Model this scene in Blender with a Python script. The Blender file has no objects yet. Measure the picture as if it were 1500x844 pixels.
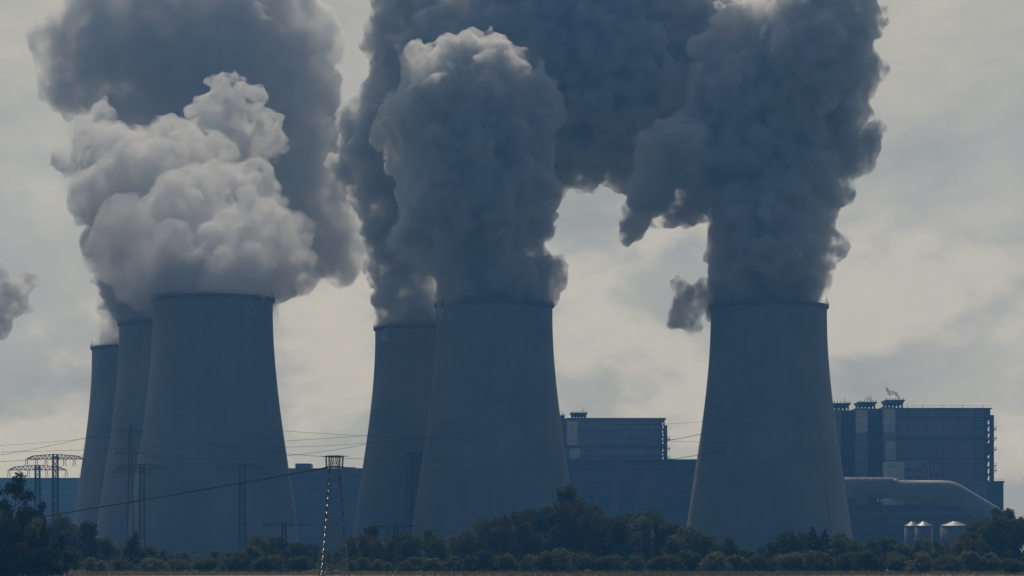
import bpy, bmesh, math, random
import numpy as np
from mathutils import Vector, Matrix

# ------------------------------------------------------------------ camera, sky, sun, exposure
sc = bpy.context.scene
C = sc.collection
F = 3822.0                      # focal length in photo pixels (1500 wide)
HZ = 815.0                      # photo row of the horizon
EYE = 4.0
cam = bpy.data.cameras.new('camera')
camo = bpy.data.objects.new('camera', cam)
C.objects.link(camo)
camo.location = (0, 0, EYE)
camo.rotation_euler = (math.radians(90), 0, 0)
cam.sensor_width = 36
cam.lens = 36 * F / 1500
cam.shift_y = (HZ - 422) / 1500
cam.clip_start = 0.5
cam.clip_end = 30000
sc.camera = camo

SUN_AZ, SUN_EL = math.radians(-4), math.radians(50)
SUN_DIR = Vector((math.sin(SUN_AZ) * math.cos(SUN_EL), math.cos(SUN_AZ) * math.cos(SUN_EL), math.sin(SUN_EL)))


CUMULUS = (2.3, 5.1, 0.6)


def build_world():
    w = bpy.data.worlds.new('World')
    sc.world = w
    w.use_nodes = True
    nt = w.node_tree
    N, L = nt.nodes, nt.links
    bg = N['Background']
    bg.inputs[1].default_value = 0.06
    sky = N.new('ShaderNodeTexSky')
    sky.sky_type = 'NISHITA'
    sky.sun_disc = False
    sky.sun_elevation = SUN_EL
    sky.sun_rotation = SUN_AZ
    sky.dust_density = 0.3
    sky.ozone_density = 3.0
    tc = N.new('ShaderNodeTexCoord')
    # cloud veil: thick towards the sun, open blue sky behind the viewer
    dot = N.new('ShaderNodeVectorMath'); dot.operation = 'DOT_PRODUCT'
    dot.inputs[1].default_value = Vector((-.05, .95, .30)).normalized()
    L.new(tc.outputs['Generated'], dot.inputs[0])
    veil = N.new('ShaderNodeMapRange'); veil.interpolation_type = 'SMOOTHSTEP'
    for i, v in enumerate((0.25, 0.80, 0.03, 0.97)):
        veil.inputs[i + 1].default_value = v
    L.new(dot.outputs['Value'], veil.inputs[0])
    mp = N.new('ShaderNodeMapping')
    mp.inputs['Location'].default_value = (3.1, 0.4, 7.7)
    mp.inputs['Scale'].default_value = (11, 11, 19)
    L.new(tc.outputs['Generated'], mp.inputs[0])
    nz = N.new('ShaderNodeTexNoise')
    nz.inputs['Scale'].default_value = 1.0
    nz.inputs['Detail'].default_value = 9
    nz.inputs['Roughness'].default_value = 0.56
    nz.inputs['Distortion'].default_value = 0.35
    L.new(mp.outputs[0], nz.inputs['Vector'])
    ramp = N.new('ShaderNodeValToRGB')
    e = ramp.color_ramp.elements
    e[0].position = 0.38; e[0].color = (15.8, 14.4, 11.3, 1)
    e[1].position = 0.64; e[1].color = (22.2, 19.3, 14.0, 1)
    x = ramp.color_ramp.elements.new(0.50); x.color = (18.6, 16.7, 12.6, 1)
    L.new(nz.outputs[0], ramp.inputs[0])
    mix = N.new('ShaderNodeMix'); mix.data_type = 'RGBA'
    L.new(veil.outputs[0], mix.inputs[0])
    L.new(sky.outputs[0], mix.inputs[6])
    # heaped clouds low over the horizon, with firmer edges
    mp2 = N.new('ShaderNodeMapping')
    mp2.inputs['Location'].default_value = CUMULUS
    mp2.inputs['Scale'].default_value = (15, 15, 24)
    L.new(tc.outputs['Generated'], mp2.inputs[0])
    nz2 = N.new('ShaderNodeTexNoise')
    nz2.inputs['Scale'].default_value = 1.0; nz2.inputs['Detail'].default_value = 10; nz2.inputs['Roughness'].default_value = 0.54
    nz2.inputs['Distortion'].default_value = 0.15
    L.new(mp2.outputs[0], nz2.inputs['Vector'])
    cf = N.new('ShaderNodeMapRange'); cf.interpolation_type = 'SMOOTHSTEP'
    for i, v in enumerate((0.47, 0.61, 0.0, 0.8)): cf.inputs[i + 1].default_value = v
    L.new(nz2.outputs[0], cf.inputs[0])
    sp = N.new('ShaderNodeSeparateXYZ'); L.new(tc.outputs['Generated'], sp.inputs[0])
    lowf = N.new('ShaderNodeMapRange'); lowf.interpolation_type = 'SMOOTHSTEP'
    for i, v in enumerate((0.11, 0.17, 1.0, 0.15)): lowf.inputs[i + 1].default_value = v
    L.new(sp.outputs[2], lowf.inputs[0])
    cm = N.new('ShaderNodeMath'); cm.operation = 'MULTIPLY'
    L.new(cf.outputs[0], cm.inputs[0]); L.new(lowf.outputs[0], cm.inputs[1])
    cum = N.new('ShaderNodeMix'); cum.data_type = 'RGBA'
    cum.inputs[7].default_value = (27.5, 23.2, 16.2, 1)
    L.new(cm.outputs[0], cum.inputs[0]); L.new(ramp.outputs[0], cum.inputs[6])
    L.new(cum.outputs[2], mix.inputs[7])
    L.new(mix.outputs[2], bg.inputs[0])


build_world()
sun_data = bpy.data.lights.new('sun', 'SUN')
sun_data.energy = 5.0
sun_data.angle = math.radians(0.6)
sun_data.color = (1.0, 0.87, 0.68)
suno = bpy.data.objects.new('sun', sun_data)
C.objects.link(suno)
suno.rotation_euler = SUN_DIR.to_track_quat('Z', 'Y').to_euler()
suno.location = (0, 0, 600)
sc.view_settings.view_transform = 'Standard'
sc.view_settings.look = 'None'
sc.view_settings.gamma = 1
sc.view_settings.use_curve_mapping = False
sc.view_settings.exposure = -0.9
HAZE_DENSITY, HAZE_COLOR, HAZE_G = 0.00019, (0.115, 0.42, 1.0), 0.2

sc.render.engine = 'CYCLES'
cy = sc.cycles
cy.use_adaptive_sampling = True
cy.adaptive_threshold = 0.03
cy.use_denoising = True
cy.denoiser = 'OPENIMAGEDENOISE'
cy.max_bounces = 14
cy.diffuse_bounces = 3
cy.glossy_bounces = 2
cy.volume_bounces = 12
cy.transparent_max_bounces = 48
cy.volume_step_rate = 0.12
cy.volume_max_steps = 256


# ------------------------------------------------------------------ helpers
def P(px, py, Y):
    """world point seen at photo pixel (px, py) at distance Y"""
    return Vector(((px - 750) / F * Y, Y, EYE + (HZ - py) / F * Y))


def tag(o, label, cat, group=None, kind=None):
    if label: o['label'] = label
    if cat: o['category'] = cat
    if group: o['group'] = group
    if kind: o['kind'] = kind
    return o


def empty(name, loc, label, cat, group=None, rz=0):
    o = bpy.data.objects.new(name, None)
    C.objects.link(o)
    o.location = loc
    o.rotation_euler = (0, 0, rz)
    o.empty_display_size = 1
    return tag(o, label, cat, group)


class MB:
    def __init__(s):
        s.v, s.f = [], []

    def add(s, vs, fs):
        n = len(s.v)
        s.v += [tuple(v) for v in vs]
        s.f += [tuple(i + n for i in f) for f in fs]
        return s

    def box(s, a, b):
        x0, x1 = sorted((a[0], b[0])); y0, y1 = sorted((a[1], b[1])); z0, z1 = sorted((a[2], b[2]))
        return s.add([(x0, y0, z0), (x1, y0, z0), (x1, y1, z0), (x0, y1, z0), (x0, y0, z1), (x1, y0, z1), (x1, y1, z1), (x0, y1, z1)],
                     [(0, 3, 2, 1), (4, 5, 6, 7), (0, 1, 5, 4), (1, 2, 6, 5), (2, 3, 7, 6), (3, 0, 4, 7)])

    def bar(s, a, b, r, n=4, r2=None):
        a, b = Vector(a), Vector(b)
        d = b - a
        if d.length < 1e-6: return s
        r2 = r if r2 is None else r2
        q = d.to_track_quat('Z', 'Y')
        vs = []
        for c, rr in ((a, r), (b, r2)):
            for k in range(n):
                t = 2 * math.pi * (k + .5) / n
                vs.append(c + q @ Vector((math.cos(t) * rr, math.sin(t) * rr, 0)))
        fs = [(k, (k + 1) % n, n + (k + 1) % n, n + k) for k in range(n)]
        fs += [tuple(reversed(range(n))), tuple(range(n, 2 * n))]
        return s.add(vs, fs)

    def path(s, pts, r, n=6, rs=None):
        pts = [Vector(p) for p in pts]
        m = len(pts)
        vs, fs = [], []
        for i, p in enumerate(pts):
            d = (pts[min(i + 1, m - 1)] - pts[max(i - 1, 0)]).normalized()
            up = Vector((0, 0, 1)) if abs(d.z) < .95 else Vector((1, 0, 0))
            u = d.cross(up).normalized(); w = u.cross(d)
            rr = rs[i] if rs else r
            for k in range(n):
                t = 2 * math.pi * k / n
                vs.append(p + u * math.cos(t) * rr + w * math.sin(t) * rr)
        for i in range(m - 1):
            for k in range(n):
                a, b = i * n + k, i * n + (k + 1) % n
                fs.append((a, b, b + n, a + n))
        fs += [tuple(reversed(range(n))), tuple(range((m - 1) * n, m * n))]
        return s.add(vs, fs)

    def lathe(s, prof, n=96, c=(0, 0, 0), close=False):
        m = len(prof)
        vs = [(c[0] + r * math.cos(2 * math.pi * k / n), c[1] + r * math.sin(2 * math.pi * k / n), c[2] + z)
              for r, z in prof for k in range(n)]
        fs = []
        for i in range(m if close else m - 1):
            j = (i + 1) % m
            for k in range(n):
                k2 = (k + 1) % n
                fs.append((i * n + k, i * n + k2, j * n + k2, j * n + k))
        if not close:
            fs.append(tuple(range((m - 1) * n, m * n)))
            fs.append(tuple(reversed(range(n))))
        return s.add(vs, fs)

    def mesh(s, name):
        me = bpy.data.meshes.new(name)
        me.from_pydata(s.v, [], s.f)
        me.validate()
        return me

    def build(s, name, mat, parent=None, smooth=False, loc=None):
        me = s.mesh(name)
        me.materials.append(mat)
        if smooth:
            me.polygons.foreach_set('use_smooth', [True] * len(me.polygons))
        o = bpy.data.objects.new(name, me)
        C.objects.link(o)
        if loc is not None: o.location = loc
        if parent: o.parent = parent
        return o


def copy_tree(o, loc=None, rz=None, scale=None, parent=None):
    c = o.copy()
    C.objects.link(c)
    if parent: c.parent = parent
    if loc is not None: c.location = loc
    if rz is not None: c.rotation_euler = (0, 0, rz)
    if scale is not None: c.scale = scale
    for ch in list(o.children):
        copy_tree(ch, parent=c)
    return c


# ------------------------------------------------------------------ materials
def newmat(name):
    m = bpy.data.materials.new(name)
    m.use_nodes = True
    return m, m.node_tree, m.node_tree.nodes['Principled BSDF']


def noisy(name, c1, c2, scale=0.1, rough=0.8, metal=0.0, detail=5, stretch=(1, 1, 1), bump=0.0, lines=None):
    """procedural two-tone surface; lines = (axis, period, darkness) for panel joints"""
    m, nt, b = newmat(name)
    N, L = nt.nodes, nt.links
    tc = N.new('ShaderNodeTexCoord')
    mp = N.new('ShaderNodeMapping'); mp.inputs['Scale'].default_value = stretch
    L.new(tc.outputs['Object'], mp.inputs[0])
    nz = N.new('ShaderNodeTexNoise'); nz.inputs['Scale'].default_value = scale; nz.inputs['Detail'].default_value = detail
    L.new(mp.outputs[0], nz.inputs['Vector'])
    r = N.new('ShaderNodeValToRGB')
    r.color_ramp.elements[0].position = .35; r.color_ramp.elements[0].color = (*c1, 1)
    r.color_ramp.elements[1].position = .65; r.color_ramp.elements[1].color = (*c2, 1)
    L.new(nz.outputs[0], r.inputs[0])
    col = r.outputs[0]
    if lines:
        sep = N.new('ShaderNodeSeparateXYZ'); L.new(tc.outputs['Object'], sep.inputs[0])
        for ax, per, dark in lines:
            mod = N.new('ShaderNodeMath'); mod.operation = 'PINGPONG'; mod.inputs[1].default_value = per / 2
            L.new(sep.outputs[ax], mod.inputs[0])
            cmp_ = N.new('ShaderNodeMath'); cmp_.operation = 'LESS_THAN'; cmp_.inputs[1].default_value = per * 0.045
            L.new(mod.outputs[0], cmp_.inputs[0])
            ml = N.new('ShaderNodeMath'); ml.operation = 'MULTIPLY'; ml.inputs[1].default_value = dark
            L.new(cmp_.outputs[0], ml.inputs[0])
            mx = N.new('ShaderNodeMix'); mx.data_type = 'RGBA'
            mx.inputs[7].default_value = (c1[0] * .3, c1[1] * .3, c1[2] * .3, 1)
            L.new(ml.outputs[0], mx.inputs[0]); L.new(col, mx.inputs[6])
            col = mx.outputs[2]
    L.new(col, b.inputs['Base Color'])
    b.inputs['Roughness'].default_value = rough
    b.inputs['Metallic'].default_value = metal
    if bump:
        bp = N.new('ShaderNodeBump'); bp.inputs['Strength'].default_value = bump; bp.inputs['Distance'].default_value = .5
        L.new(nz.outputs[0], bp.inputs['Height']); L.new(bp.outputs[0], b.inputs['Normal'])
    return m


def concrete_mat():
    """old tower concrete: pour rings, upright rain streaks, broad blotches"""
    m, nt, b = newmat('tower_concrete')
    N, L = nt.nodes, nt.links
    tc = N.new('ShaderNodeTexCoord')
    sep = N.new('ShaderNodeSeparateXYZ'); L.new(tc.outputs['Object'], sep.inputs[0])
    at = N.new('ShaderNodeMath'); at.operation = 'ARCTAN2'
    L.new(sep.outputs[1], at.inputs[0]); L.new(sep.outputs[0], at.inputs[1])
    cmb = N.new('ShaderNodeCombineXYZ')
    ms = N.new('ShaderNodeMath'); ms.operation = 'MULTIPLY'; ms.inputs[1].default_value = 26
    L.new(at.outputs[0], ms.inputs[0])
    mz = N.new('ShaderNodeMath'); mz.operation = 'MULTIPLY'; mz.inputs[1].default_value = .025
    L.new(sep.outputs[2], mz.inputs[0])
    L.new(ms.outputs[0], cmb.inputs[0]); L.new(mz.outputs[0], cmb.inputs[2])
    st = N.new('ShaderNodeTexNoise'); st.inputs['Scale'].default_value = 1.0; st.inputs['Detail'].default_value = 6
    L.new(cmb.outputs[0], st.inputs['Vector'])
    bl = N.new('ShaderNodeTexNoise'); bl.inputs['Scale'].default_value = .035; bl.inputs['Detail'].default_value = 6
    L.new(tc.outputs['Object'], bl.inputs['Vector'])
    ad = N.new('ShaderNodeMath'); ad.operation = 'ADD'
    w1 = N.new('ShaderNodeMath'); w1.operation = 'MULTIPLY'; w1.inputs[1].default_value = .55
    w2 = N.new('ShaderNodeMath'); w2.operation = 'MULTIPLY'; w2.inputs[1].default_value = 1.45
    L.new(st.outputs[0], w1.inputs[0]); L.new(bl.outputs[0], w2.inputs[0])
    L.new(w1.outputs[0], ad.inputs[0]); L.new(w2.outputs[0], ad.inputs[1])
    r = N.new('ShaderNodeValToRGB')
    r.color_ramp.elements[0].position = .36; r.color_ramp.elements[0].color = (.22, .225, .23, 1)
    r.color_ramp.elements[1].position = .66; r.color_ramp.elements[1].color = (.31, .31, .305, 1)
    hf = N.new('ShaderNodeMath'); hf.operation = 'MULTIPLY'; hf.inputs[1].default_value = .5
    L.new(ad.outputs[0], hf.inputs[0]); L.new(hf.outputs[0], r.inputs[0])
    pp = N.new('ShaderNodeMath'); pp.operation = 'PINGPONG'; pp.inputs[1].default_value = 1.3
    L.new(sep.outputs[2], pp.inputs[0])
    ls = N.new('ShaderNodeMath'); ls.operation = 'LESS_THAN'; ls.inputs[1].default_value = .12
    L.new(pp.outputs[0], ls.inputs[0])
    mu = N.new('ShaderNodeMath'); mu.operation = 'MULTIPLY'; mu.inputs[1].default_value = .18
    L.new(ls.outputs[0], mu.inputs[0])
    mx = N.new('ShaderNodeMix'); mx.data_type = 'RGBA'; mx.inputs[7].default_value = (.14, .14, .14, 1)
    L.new(mu.outputs[0], mx.inputs[0]); L.new(r.outputs[0], mx.inputs[6])
    L.new(mx.outputs[2], b.inputs['Base Color'])
    b.inputs['Roughness'].default_value = .9
    return m


def leaf_mat(name, c1, c2):
    m, nt, b = newmat(name)
    N, L = nt.nodes, nt.links
    out = N['Material Output']
    tc = N.new('ShaderNodeTexCoord')
    oi = N.new('ShaderNodeObjectInfo')
    nz = N.new('ShaderNodeTexNoise'); nz.inputs['Scale'].default_value = .45; nz.inputs['Detail'].default_value = 3
    L.new(tc.outputs['Object'], nz.inputs['Vector'])
    ad = N.new('ShaderNodeMath'); ad.operation = 'MULTIPLY_ADD'; ad.inputs[1].default_value = .35
    L.new(oi.outputs['Random'], ad.inputs[0]); L.new(nz.outputs[0], ad.inputs[2])
    r = N.new('ShaderNodeValToRGB')
    r.color_ramp.elements[0].position = .42; r.color_ramp.elements[0].color = (*c1, 1)
    r.color_ramp.elements[1].position = .95; r.color_ramp.elements[1].color = (*c2, 1)
    L.new(ad.outputs[0], r.inputs[0])
    df = N.new('ShaderNodeBsdfDiffuse'); tr = N.new('ShaderNodeBsdfTranslucent')
    mx = N.new('ShaderNodeMixShader'); mx.inputs[0].default_value = .35
    L.new(r.outputs[0], df.inputs[0]); L.new(r.outputs[0], tr.inputs[0])
    L.new(df.outputs[0], mx.inputs[1]); L.new(tr.outputs[0], mx.inputs[2])
    L.new(mx.outputs[0], out.inputs['Surface'])
    N.remove(b)
    return m


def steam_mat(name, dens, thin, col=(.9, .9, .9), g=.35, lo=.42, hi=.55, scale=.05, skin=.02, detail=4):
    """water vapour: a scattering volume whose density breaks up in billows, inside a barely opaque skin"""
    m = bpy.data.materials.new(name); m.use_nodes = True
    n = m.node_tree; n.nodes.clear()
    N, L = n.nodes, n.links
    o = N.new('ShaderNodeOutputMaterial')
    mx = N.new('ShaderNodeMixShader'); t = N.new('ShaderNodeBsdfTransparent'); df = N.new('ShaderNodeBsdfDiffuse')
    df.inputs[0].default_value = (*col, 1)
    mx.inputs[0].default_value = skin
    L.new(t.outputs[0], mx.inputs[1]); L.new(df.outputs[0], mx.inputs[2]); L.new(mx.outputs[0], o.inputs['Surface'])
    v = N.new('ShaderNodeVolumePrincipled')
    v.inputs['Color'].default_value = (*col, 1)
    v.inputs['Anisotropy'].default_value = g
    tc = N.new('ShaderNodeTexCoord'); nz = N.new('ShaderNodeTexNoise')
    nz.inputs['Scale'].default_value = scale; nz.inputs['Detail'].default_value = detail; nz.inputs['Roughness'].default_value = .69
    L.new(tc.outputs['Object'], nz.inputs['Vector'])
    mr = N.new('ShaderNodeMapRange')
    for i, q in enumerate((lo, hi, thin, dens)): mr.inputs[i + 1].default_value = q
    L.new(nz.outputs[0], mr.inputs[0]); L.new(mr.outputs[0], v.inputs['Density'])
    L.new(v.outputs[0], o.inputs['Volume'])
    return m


M = dict(
    concrete=concrete_mat(),
    rim=noisy('rim_concrete', (.16, .16, .16), (.24, .24, .24), .3),
    steel=noisy('galvanised_steel', (.10, .105, .11), (.20, .205, .21), 1.5, .55, .4),
    glint_steel=noisy('glint_painted_steel', (.16, .165, .17), (.30, .31, .32), 2.0, .45, .5),  # brighter colour stands in for sun glints on the mast bracing
    dark_steel=noisy('weathered_steel', (.04, .043, .046), (.08, .08, .08), 1.0, .65, .3),
    wire=noisy('conductor_wire', (.008, .008, .009), (.014, .014, .014), 1.0, 1.0, .0),
    glass_ins=noisy('insulator_glass', (.05, .08, .07), (.08, .1, .09), 2.0, .3),
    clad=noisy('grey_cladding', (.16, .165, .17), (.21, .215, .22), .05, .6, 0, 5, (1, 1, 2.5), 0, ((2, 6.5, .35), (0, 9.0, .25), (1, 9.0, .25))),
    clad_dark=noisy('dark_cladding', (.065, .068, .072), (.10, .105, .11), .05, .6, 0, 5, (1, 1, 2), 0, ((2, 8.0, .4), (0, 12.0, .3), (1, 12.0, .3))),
    clad_light=noisy('pale_panels', (.44, .43, .41), (.56, .55, .52), .12, .6, 0, 5, (1, 1, 3), 0, ((2, 5.0, .3),)),
    roof=noisy('roof_felt', (.07, .07, .075), (.12, .12, .12), .1),
    glass=noisy('window_glass', (.02, .025, .03), (.04, .045, .05), .3, .15),
    pipe=noisy('duct_sheet_metal', (.18, .185, .19), (.25, .25, .245), .12, .65, .0, 5, (1, 1, 1), 0, ((0, 6.0, .12),)),
    tank=noisy('tank_sheet_metal', (.08, .083, .086), (.13, .13, .13), .3, .45, .0, 5, (1, 1, .2)),
    bark=noisy('bark', (.05, .042, .035), (.10, .085, .07), 1.2, .9),
    leaf=leaf_mat('broad_leaves', (.034, .052, .021), (.16, .185, .065)),
    leaf_dark=leaf_mat('dark_needles', (.022, .034, .018), (.06, .075, .032)),
    leaf_pale=leaf_mat('willow_leaves', (.055, .07, .03), (.23, .23, .10)),
    leaf_brown=leaf_mat('autumn_leaves', (.05, .048, .02), (.15, .13, .05)),
    grass=leaf_mat('dry_grass', (.12, .095, .055), (.22, .18, .10)),
    ground=noisy('field_soil', (.07, .06, .035), (.13, .11, .06), .06, 1.0, 0, 8),
)

# ------------------------------------------------------------------ setting: ground and haze
g = MB()
nx, ny = 60, 70
R = random.Random(4)
for j in range(ny + 1):
    for i in range(nx + 1):
        x = -1500 + 3000 * i / nx; y = -40 + 2700 * j / ny
        g.v.append((x, y, R.uniform(-.25, .25)))
for j in range(ny):
    for i in range(nx):
        a = j * (nx + 1) + i
        g.f.append((a, a + 1, a + nx + 2, a + nx + 1))
tag(g.build('ground', M['ground'], smooth=True), None, None, kind='structure')


def build_haze():
    m = bpy.data.materials.new('air_haze'); m.use_nodes = True
    n = m.node_tree; n.nodes.clear()
    o = n.nodes.new('ShaderNodeOutputMaterial'); v = n.nodes.new('ShaderNodeVolumePrincipled')
    v.inputs['Density'].default_value = HAZE_DENSITY
    v.inputs['Color'].default_value = (*HAZE_COLOR, 1)
    v.inputs['Anisotropy'].default_value = HAZE_G
    n.links.new(v.outputs[0], o.inputs['Volume'])
    h = MB().box((-1520, -60, -1.3), (1520, 2680, 400)).build('haze', m)
    tag(h, 'pale blue haze in the air over the whole plant', 'haze', kind='stuff')


build_haze()


# ------------------------------------------------------------------ cooling towers
PROF_PX = np.array([0, 80, 170, 240, 320, 365], float)
PROF_R = np.array([27.45, 28.2, 31.4, 34.9, 38.4, 40.6])
PROF_D = PROF_PX * .323
PC = np.polyfit(PROF_D, PROF_R, 3)


def tower_radius(depth_below_top):
    return float(np.polyval(PC, depth_below_top))


TOP = 122.0


def build_tower():
    root = empty('cooling_tower', (0, 0, 0), '', 'cooling tower', 'concrete cooling towers of the power plant')
    prof = []
    for i in range(41):
        d = TOP * i / 40
        prof.append((tower_radius(d), TOP - d))
    inner = [(r - (.5 + .5 * (TOP - z) / TOP), z) for r, z in prof]
    s = MB().lathe(prof[::-1] + inner, 128, close=True)
    s.build('shell', M['concrete'], root, True)
    r0 = tower_radius(0)
    rim = MB().lathe([(r0 + .02, TOP - .9), (r0 + .95, TOP - .75), (r0 + .95, TOP + .45), (r0 - 1.0, TOP + .45), (r0 - 1.0, TOP - .02), (r0 + .02, TOP - .02)], 128, close=True)
    rim.build('rim', M['rim'], root)
    rail = MB()
    for h in (.6, 1.15):
        rail.path([(math.cos(t) * (r0 + .8), math.sin(t) * (r0 + .8), TOP + .45 + h) for t in np.linspace(0, 2 * math.pi, 97)], .05, 4)
    for k in range(96):
        t = 2 * math.pi * k / 96
        rail.bar((math.cos(t) * (r0 + .8), math.sin(t) * (r0 + .8), TOP + .4), (math.cos(t) * (r0 + .8), math.sin(t) * (r0 + .8), TOP + 1.6), .05)
    rail.build('railing', M['dark_steel'], root)
    for k in range(16):
        t = 2 * math.pi * (k + .5) / 16
        MB().bar((math.cos(t) * (r0 + .5), math.sin(t) * (r0 + .5), TOP + .45), (math.cos(t) * (r0 + .5), math.sin(t) * (r0 + .5), TOP + 4.2), .09).build('lightning_rod', M['dark_steel'], root)
    # caged ladder that climbs the shell
    lad = MB()
    t = math.radians(-62)
    zs = [4 + i * 3 for i in range(11)]
    for off in (-.35, .35):
        lad.path([((tower_radius(TOP - z) + .35) * math.cos(t) - math.sin(t) * off, (tower_radius(TOP - z) + .35) * math.sin(t) + math.cos(t) * off, z) for z in zs], .06, 4)
    for z in np.arange(4, 34, 1.2):
        r = tower_radius(TOP - z) + .35
        lad.bar((r * math.cos(t) + math.sin(t) * .35, r * math.sin(t) - math.cos(t) * .35, z), (r * math.cos(t) - math.sin(t) * .35, r * math.sin(t) + math.cos(t) * .35, z), .05)
    lad.build('ladder', M['dark_steel'], root)
    return root


TOWERS = [
    (312, 1200, 'nearest left cooling tower, largest of the left three, bright steam above', 0),
    (254, 1330, 'grey cooling tower half hidden between the large left tower and the farthest one', 40),
    (206, 1483, 'farthest and smallest cooling tower, leftmost in the plant', 80),
    (724, 1228, 'front middle concrete cooling tower, overlapping a smaller one on its left', 20),
    (627, 1354, 'smaller middle cooling tower half hidden behind the front middle tower', 60),
    (1126, 1235, 'cooling tower standing alone on the right beside the pipe duct', 13),
]
tower0 = build_tower()
TW = []
for i, (px, Y, lab, rz) in enumerate(TOWERS):
    p = P(px, HZ, Y)
    o = tower0 if i == 0 else copy_tree(tower0)
    o.location = (p.x, Y, 0)
    o.rotation_euler = (0, 0, math.radians(rz))
    o['label'] = lab
    TW.append(o)


# ------------------------------------------------------------------ steam plumes
def ico_template(sub):
    bm = bmesh.new()
    bmesh.ops.create_icosphere(bm, subdivisions=sub, radius=1)
    v = np.array([x.co[:] for x in bm.verts]); f = np.array([[q.index for q in y.verts] for y in bm.faces])
    bm.free()
    return v, f


ICO = {2: ico_template(2), 3: ico_template(3)}


def plume(name, label, cat, Y, blobs, mat, seed=0, vox=1.4, sat=12, disp=((26, 9), (11, 5), (5, 3.0), (2.6, 1.8)), group='steam plumes over the cooling towers', mouth=None, parent=None, lean=0.0):
    R = random.Random(seed)
    s = Y / F
    sp = []
    for px, py, r in blobs:
        c = P(px, py, Y + R.uniform(-.35, .35) * r * s + lean * max(0, blobs[0][1] - py) * s)
        r *= s
        sp.append((c, r * 1.0))
        for i in range(sat):
            u = Vector((R.gauss(0, 1), R.gauss(0, 1), R.gauss(0, 1))).normalized()
            r2 = r * R.uniform(.2, .42)
            c2 = c + u * (r - r2 * R.uniform(.35, .75))
            sp.append((c2, r2))
            for _ in range(3):
                w = (u + Vector((R.gauss(0, .7), R.gauss(0, .7), R.gauss(0, .7)))).normalized()
                r3 = r2 * R.uniform(.28, .5)
                if r3 > vox: sp.append((c2 + w * (r2 - r3 * .3), r3))
    if mouth:                                  # steam fills the tower's mouth
        cx, cyy, zt, rm = mouth
        for k in range(10):
            t = 2 * math.pi * k / 10
            sp.append((Vector((cx + math.cos(t) * rm * .62, cyy + math.sin(t) * rm * .62, zt + 2)), rm * .40))
        sp.append((Vector((cx, cyy, zt)), rm * .8))
    V, Fc, n = [], [], 0
    for c, r in sp:
        v, f = ICO[2 if r < 12 else 3]
        V.append(v * r + np.array(c[:])); Fc.append(f + n); n += len(v)
    V = np.concatenate(V); Fc = np.concatenate(Fc)
    me = bpy.data.meshes.new('steam')
    me.from_pydata(V.tolist(), [], Fc.tolist())
    ob = bpy.data.objects.new('steam', me)
    C.objects.link(ob)

    def remesh(v):
        md = ob.modifiers.new('r', 'REMESH'); md.mode = 'VOXEL'; md.voxel_size = v
    remesh(vox)
    for size, st in disp:
        t = bpy.data.textures.new('billow', 'VORONOI'); t.noise_scale = size
        d = ob.modifiers.new('d', 'DISPLACE')
        d.texture = t; d.strength = -st; d.mid_level = .45; d.texture_coords = 'GLOBAL'
    remesh(vox * .8)
    dg = bpy.context.evaluated_depsgraph_get()
    m2 = bpy.data.meshes.new_from_object(ob.evaluated_get(dg))
    m2.name = name
    bpy.data.objects.remove(ob)
    m2.materials.clear(); m2.materials.append(mat)
    m2.polygons.foreach_set('use_smooth', [True] * len(m2.polygons))
    base = P(blobs[0][0], blobs[0][1], Y)
    m2.transform(Matrix.Translation(-base))
    o = bpy.data.objects.new(name, m2)
    o.location = base
    C.objects.link(o)
    if parent:
        o.parent = parent
        o.location = base - parent.location
    else:
        tag(o, label, cat, group)
    return o


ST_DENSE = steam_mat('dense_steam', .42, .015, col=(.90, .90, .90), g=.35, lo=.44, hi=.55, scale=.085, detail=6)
ST_SOFT = steam_mat('soft_steam', .20, .002, col=(.995, .99, .98), lo=.44, hi=.57, g=.1, scale=.08, detail=6)  # whiter than the darker columns' steam: sunlit brightness partly put into the colour
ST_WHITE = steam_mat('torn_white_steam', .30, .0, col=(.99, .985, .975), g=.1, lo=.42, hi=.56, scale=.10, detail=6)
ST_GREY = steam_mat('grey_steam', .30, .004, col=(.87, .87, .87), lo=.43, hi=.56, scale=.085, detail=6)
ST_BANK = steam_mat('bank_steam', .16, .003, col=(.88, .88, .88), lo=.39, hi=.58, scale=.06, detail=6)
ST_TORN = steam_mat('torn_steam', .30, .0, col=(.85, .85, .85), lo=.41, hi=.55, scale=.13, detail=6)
ST_SHADE = steam_mat('shade_toned_steam', .13, .004, col=(.72, .73, .75), lo=.38, hi=.62, scale=.07, detail=6)  # greyer colour puts the shade of the bright cloud's lower left into the steam

r_top = tower_radius(0)
mouths = [(o.location.x, o.location.y, TOP, r_top) for o in TW]
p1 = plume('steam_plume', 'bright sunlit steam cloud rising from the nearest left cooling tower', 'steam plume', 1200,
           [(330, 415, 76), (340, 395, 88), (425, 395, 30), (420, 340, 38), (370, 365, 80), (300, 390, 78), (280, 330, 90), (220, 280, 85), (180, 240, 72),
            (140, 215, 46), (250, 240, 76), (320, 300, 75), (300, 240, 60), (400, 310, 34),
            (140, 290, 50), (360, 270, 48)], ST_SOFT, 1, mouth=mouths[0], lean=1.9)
plume('torn_wisps', None, None, 1350, [(290, 210, 40), (320, 185, 38), (300, 165, 32), (335, 150, 28), (345, 128, 22), (322, 122, 18), (362, 172, 28), (392, 182, 24), (375, 142, 18), (400, 215, 26), (350, 220, 40), (120, 190, 26), (150, 165, 22), (100, 235, 26)], ST_WHITE, 17, vox=1.1, disp=((14, 7), (6, 4), (3, 2)), parent=p1)
plume('shade_toned_base', None, None, 1190, [(215, 410, 55), (190, 370, 60), (250, 420, 50), (180, 330, 48), (255, 370, 45)], ST_SHADE, 12, parent=p1)  # extra puffs over the cloud's lower left that paint its shade
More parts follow.
